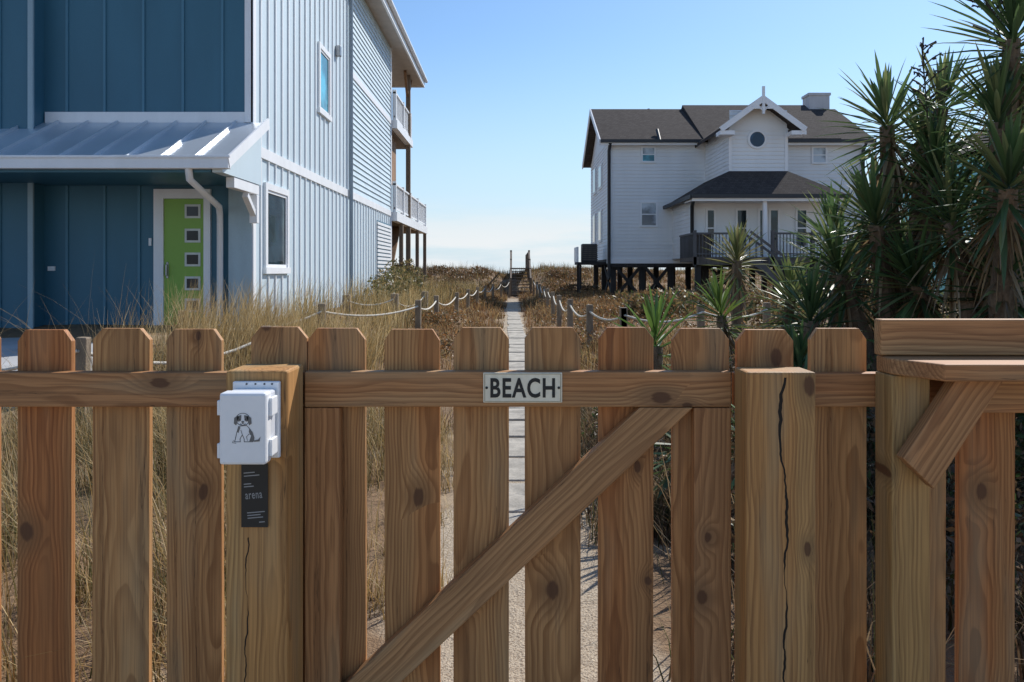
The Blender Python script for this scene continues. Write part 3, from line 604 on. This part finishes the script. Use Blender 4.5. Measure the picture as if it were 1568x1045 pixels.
P,h=scatter(.75,5.5,2.5,7.2,190,48,.12,(.25,.75)); blades('dry_thicket_grass',P,h,[(.22,.15,.085),(.14,.10,.055),(.36,.26,.15),(.08,.09,.035)],.0045,1.0,4)
def shrub(name,cs,pal,n,leaf=.03):
    e=[]
    for (x,y,z,rx,ry,rz) in cs:
        m=int(n*rx*ry*rz/.05)+60
        u=rng.normal(size=(m,3)); u/=np.linalg.norm(u,axis=1)[:,None]; u*=(rng.uniform(.25,1,m)**.45)[:,None]
        u*=(1+.28*np.sin(u[:,0]*7+x)*np.cos(u[:,2]*8+y))[:,None]
        e.append(np.array([x,y,z])+u*np.array([rx,ry,rz]))
    P=np.concatenate(e); n=len(P)
    a=rng.normal(size=(n,3)); a/=np.linalg.norm(a,axis=1)[:,None]; a[:,2]=np.abs(a[:,2])
    b=np.cross(a,rng.normal(size=(n,3))); b/=np.linalg.norm(b,axis=1)[:,None]
    L=rng.uniform(.6,1.4,(n,1))*leaf; V=np.zeros((n,3,2,3))
    for i,(t,w) in enumerate(((0,.12),(.5,.45),(1,.06))):
        V[:,i,0]=P+a*L*t*2-b*L*w; V[:,i,1]=P+a*L*t*2+b*L*w
    pal=np.array(pal); C=pal[rng.integers(0,len(pal),n)]*rng.uniform(.6,1.3,(n,1))
    return quadmesh(name,V,np.broadcast_to(C[:,None,None,:],(n,3,2,3)),VL,3)
GRN=[(.06,.095,.03),(.09,.125,.035),(.05,.075,.025),(.14,.14,.05)]
BRN=[(.14,.09,.05),(.20,.13,.065),(.10,.07,.04)]
def S3(x,y,r,h): return (x,y,float(H(x,y))+h*.45,r,r,h*.55)
shrub('evergreen_shrub',[S3(4.6,6.8,.8,1.5),S3(5.4,6.0,.9,1.7),S3(3.7,7.3,.6,1.1),S3(4.3,4.6,.7,1.2),S3(2.7,5.6,.4,.8),S3(3.2,4.4,.5,.9)],GRN+BRN[:1],1000,.028)
shrub('brown_shrub',[S3(.85,6.4,.3,.5),S3(.8,5.2,.28,.5),S3(1.35,6.4,.35,.6),S3(1.5,4.8,.4,.7),S3(1.2,3.6,.3,.55),S3(1.9,3.3,.4,.7),S3(2.2,4.6,.5,.8),S3(2.0,7.0,.45,.6)],BRN+GRN[:1],1200,.02)
shrub('wax_myrtle_shrub',[S3(-3.7,24.5,.6,1.2),S3(-3.5,21.5,.5,.9),S3(-4.0,29,.7,1.3),S3(-3.4,27.5,.5,1.0)],[(.18,.17,.07),(.26,.21,.10),(.13,.13,.05),(.38,.28,.12)],260,.05)
cs=[]
for i in range(26):
    x=rng.uniform(3,14); y=rng.uniform(17,30); r=rng.uniform(.35,.75); cs.append(S3(x,y,r,r*1.0))
shrub('wax_myrtle_shrub',cs,[(.09,.11,.04),(.22,.13,.06),(.30,.18,.08),(.26,.20,.08),(.14,.10,.05)],180,.06)
cs=[]
for i in range(80):
    x=rng.uniform(-12,16); y=rng.uniform(36,55); r=rng.uniform(.4,.8)
    if abs(x-.4)>1.6 and not (3.9<x<16 and y<45): cs.append(S3(x,y,r*1.3,r*.7))
shrub('dune_shrub',cs,[(.21,.115,.055),(.28,.165,.08),(.13,.10,.045)],110,.07)
cs=[]
for i in range(110):
    x=rng.uniform(-3.5,4.5); y=rng.uniform(12,36); r=rng.uniform(.15,.4)
    if abs(x-.05)>.85: cs.append(S3(x,y,r*1.3,r*1.0))
shrub('dune_shrub',cs,[(.29,.14,.055),(.38,.21,.09),(.16,.10,.045),(.2,.16,.07)],400,.03)
# ---------------------------------------------------------------- yuccas
TRK=paint('yucca_trunk_fibre',(.20,.14,.09),.95,.45,18,.6)
YG=np.array([(.09,.155,.055),(.12,.19,.07),(.065,.115,.045),(.22,.25,.10)])
YD=np.array([(.36,.25,.14),(.26,.18,.10),(.46,.35,.21)])
def leafset(c,axis,n,ln,w,lo,hi,pal,droop,out):
    axis=Vector(axis).normalized(); q=Vector((0,0,1)).rotation_difference(axis)
    for i in range(n):
        f=(i+.5)/n; el=math.radians(hi+(lo-hi)*f**.85+random.uniform(-6,6)); az=i*2.39996+random.uniform(-.2,.2)
        d=q@Vector((math.cos(el)*math.cos(az),math.cos(el)*math.sin(az),math.sin(el)))
        base=Vector(c)+axis*(.10-.30*f)+d*.02
        L=ln*random.uniform(.75,1.1)*(.8+.2*math.sin(math.pi*min(1,f*1.4))); s=d.cross(Vector((0,0,1)))
        if s.length<.05: s=Vector((1,0,0))
        s=(s.normalized()+Vector((0,0,random.uniform(-.3,.3)))).normalized(); up=s.cross(d).normalized()
        dr=droop*random.uniform(.3,1.6); pts=[]
        col=pal[random.randrange(len(pal))]*random.uniform(.7,1.3)
        for t,ww in ((0,.6),(.2,.75),(.5,1.),(.8,.62),(1,.03)):
            cc=base+d*(L*t)+Vector((0,0,-dr*L*t*t)); W=w*ww
            pts.append((cc-s*W+up*W*.45,cc,cc+s*W+up*W*.45,t))
        out.append((pts,col))
def build_leaves(name,out,parent):
    n=len(out); V=np.zeros((n*2,5,2,3)); C=np.zeros((n*2,5,2,3))
    for i,(pts,col) in enumerate(out):
        for k,(a,b,c,t) in enumerate(pts):
            V[2*i,k,0]=a;V[2*i,k,1]=b;V[2*i+1,k,0]=b;V[2*i+1,k,1]=c
            C[2*i:2*i+2,k,:]=col*(.75+.35*t)
    return quadmesh(name,V,C,VY,5,parent)
def yucca(base,heads,name='yucca_plant',ln=.60,w=.019,n=95,dead=35,pal=YG):
    e=empty(name); out=[]; tv=[];tf=[]
    bz=float(H(base[0],base[1])); B=Vector((base[0],base[1],bz-.05))
    for hd in heads:
        c=Vector(hd[:3]); sc=hd[3] if len(hd)>3 else 1
        off=(c-B); mid=B+Vector((off.x*.35,off.y*.35,off.z*.5)); axis=(c-mid).normalized()+Vector((random.uniform(-.35,.2),random.uniform(-.3,.1),0))
        leafset(c,axis,int(n*sc**.5),ln*sc,w*sc**.5,-30,88,pal,.12,out)
        leafset(c-axis*.18*sc,axis,dead,ln*sc*.75,w*.7,-80,-35,YD,.35,out)
        N=8;rings=9;k0=len(tv)
        for i in range(rings):
            t=i/(rings-1); p=(B*(1-t)**2+mid*2*t*(1-t)+c*t*t); r=(.085-.03*t)*(1+.12*math.sin(i*9.))
            for j in range(N):
                a=2*math.pi*j/N; rr=r*random.uniform(.85,1.15); tv.append((p.x+rr*math.cos(a),p.y+rr*math.sin(a),p.z))
        for i in range(rings-1):
            for j in range(N): tf.append((k0+i*N+j,k0+i*N+(j+1)%N,k0+(i+1)*N+(j+1)%N,k0+(i+1)*N+j))
        m=int(max(0,(c.z-bz-.5))*26)
        for i in range(m):
            t=random.uniform(.45,.97); p=(B*(1-t)**2+mid*2*t*(1-t)+c*t*t); az=random.uniform(0,6.28)
            tmp=[]; leafset(p,(math.cos(az)*.5,math.sin(az)*.5,-1),1,ln*.65,w*.7,55,80,YD*.8,.1,tmp); out+=tmp
    mesh('trunks',tv,tf,TRK,e); build_leaves('leaves',out,e); return e
yucca((3.15,6.5),[(3.06,6.5,2.68),(3.45,6.4,2.80,.9),(3.30,6.2,2.22),(2.88,6.3,1.86),(2.72,6.6,1.47),(3.62,7.0,2.60)],n=80)
yucca((3.45,5.7),[(3.52,5.6,3.12,1.15),(3.36,5.5,2.52),(3.85,5.9,2.55),(3.20,5.8,1.86),(3.40,5.5,1.38),(3.18,5.1,2.02)],n=80)
yucca((3.9,6.5),[(4.1,6.6,2.3),(3.75,6.3,1.9),(4.2,6.3,1.6),(3.05,6.0,1.38)],n=78)
yucca((3.0,7.3),[(2.95,7.3,1.75),(3.35,7.4,2.05),(3.7,7.6,1.5)],n=78)
yucca((2.5,8.9),[(2.54,9.0,1.62,.8)],n=90,pal=np.array([(.16,.19,.07),(.28,.26,.11)]))
yucca((2.7,8.0),[(2.80,8.0,1.2,.9),(3.1,7.9,1.1,.9)],n=85,pal=np.array([(.14,.19,.06),(.22,.24,.09)]))
yucca((2.15,7.9),[(2.10,8.0,1.05,.8)],n=75,pal=np.array([(.12,.20,.045),(.18,.26,.055)]))
yucca((1.08,6.0),[(1.08,6.0,.93,.8)],n=50,dead=15,pal=np.array([(.10,.18,.045),(.14,.23,.05)]))
yucca((1.02,4.7),[(1.02,4.7,.52,.75),(1.5,4.4,.6,.8)],n=55,dead=30)
yucca((2.35,6.4),[(2.40,6.4,1.10,.9),(2.15,6.0,.75,.8),(1.9,5.2,.7,.8)],n=75)
SD=paint('dried_stalk',(.07,.055,.04),.9)
e=empty('yucca_flower_stalk'); R=[]
def stalk(b,t,n):
    b=Vector(b);t=Vector(t); R.append([tuple(b.lerp(t,i/6)) for i in range(7)])
    for i in range(n):
        f=.3+.7*i/n; p=b.lerp(t,f); az=random.uniform(0,6.28); l=random.uniform(.08,.22)*(1.2-f*.5)
        q=p+Vector((math.cos(az)*l,math.sin(az)*l,l*.7)); R.append([tuple(p),tuple(p.lerp(q,.5)+Vector((0,0,.01))),tuple(q)])
        for k in range(3):
            s=p.lerp(q,.5+.2*k); R.append([tuple(s),tuple(s+Vector((random.uniform(-.03,.03),random.uniform(-.03,.03),random.uniform(-.03,.02))))])
stalk((3.25,6.2,2.5),(3.24,6.3,3.30),18); stalk((3.5,5.6,3.1),(3.30,5.7,3.6),18); stalk((3.85,5.9,2.7),(3.45,5.8,3.45),16)
tube('stalks',R,.006,SD,e,1)
# ---------------------------------------------------------------- light, sky, camera
AZ,EL=math.radians(37),math.radians(42)
sd=Vector((math.sin(AZ)*math.cos(EL),math.cos(AZ)*math.cos(EL),math.sin(EL)))
l=bpy.data.lights.new('sun','SUN'); l.energy=5.0; l.angle=math.radians(.5); l.color=(1,.96,.90)
so=bpy.data.objects.new('sun',l); so.rotation_euler=(-sd).to_track_quat('-Z','Y').to_euler(); COL.objects.link(so)
w=bpy.data.worlds.new('World'); S.world=w; w.use_nodes=True; nt=w.node_tree
bg=nt.nodes['Background']; sk=nt.nodes.new('ShaderNodeTexSky'); sk.sky_type='NISHITA'; sk.sun_disc=False
sk.sun_elevation=EL; sk.sun_rotation=AZ; sk.air_density=1.0; sk.dust_density=.4; sk.ozone_density=1.5
class WN(NT):
    def __init__(s): s.t=nt
q=WN(); g=q.n("ShaderNodeTexCoord").outputs['Generated']; sz=q.n("ShaderNodeSeparateXYZ",{0:g}).outputs[2]
col=q.mix(1.,sk.outputs[0],(.70,.86,1.0,1),'MULTIPLY')
hz=q.ramp(sz,.30,-.05,0,.95)
cl=q.noise(q.scl(g,2.2,2.2,16),1.6,5,.55).outputs[0]
cm=q.math('MULTIPLY',q.ramp(cl,.38,.58,0,.85),q.math('MULTIPLY',q.ramp(sz,.10,.03),q.ramp(sz,-.01,.01)))
col=q.mix(hz,col,(4.2,5.1,5.85,1)); col=q.mix(cm,col,(5.9,6.05,6.15,1))
nt.links.new(col,bg.inputs[0]); bg.inputs[1].default_value=.15
c=bpy.data.cameras.new('camera'); c.lens=28; c.sensor_width=36; c.shift_y=-.0686; c.clip_end=8000; c.clip_start=.05
co=bpy.data.objects.new('camera',c); co.location=(0,0,1.5); co.rotation_euler=(math.radians(90),0,0); COL.objects.link(co); S.camera=co
S.view_settings.view_transform='Standard'; S.view_settings.look='None'; S.view_settings.exposure=0
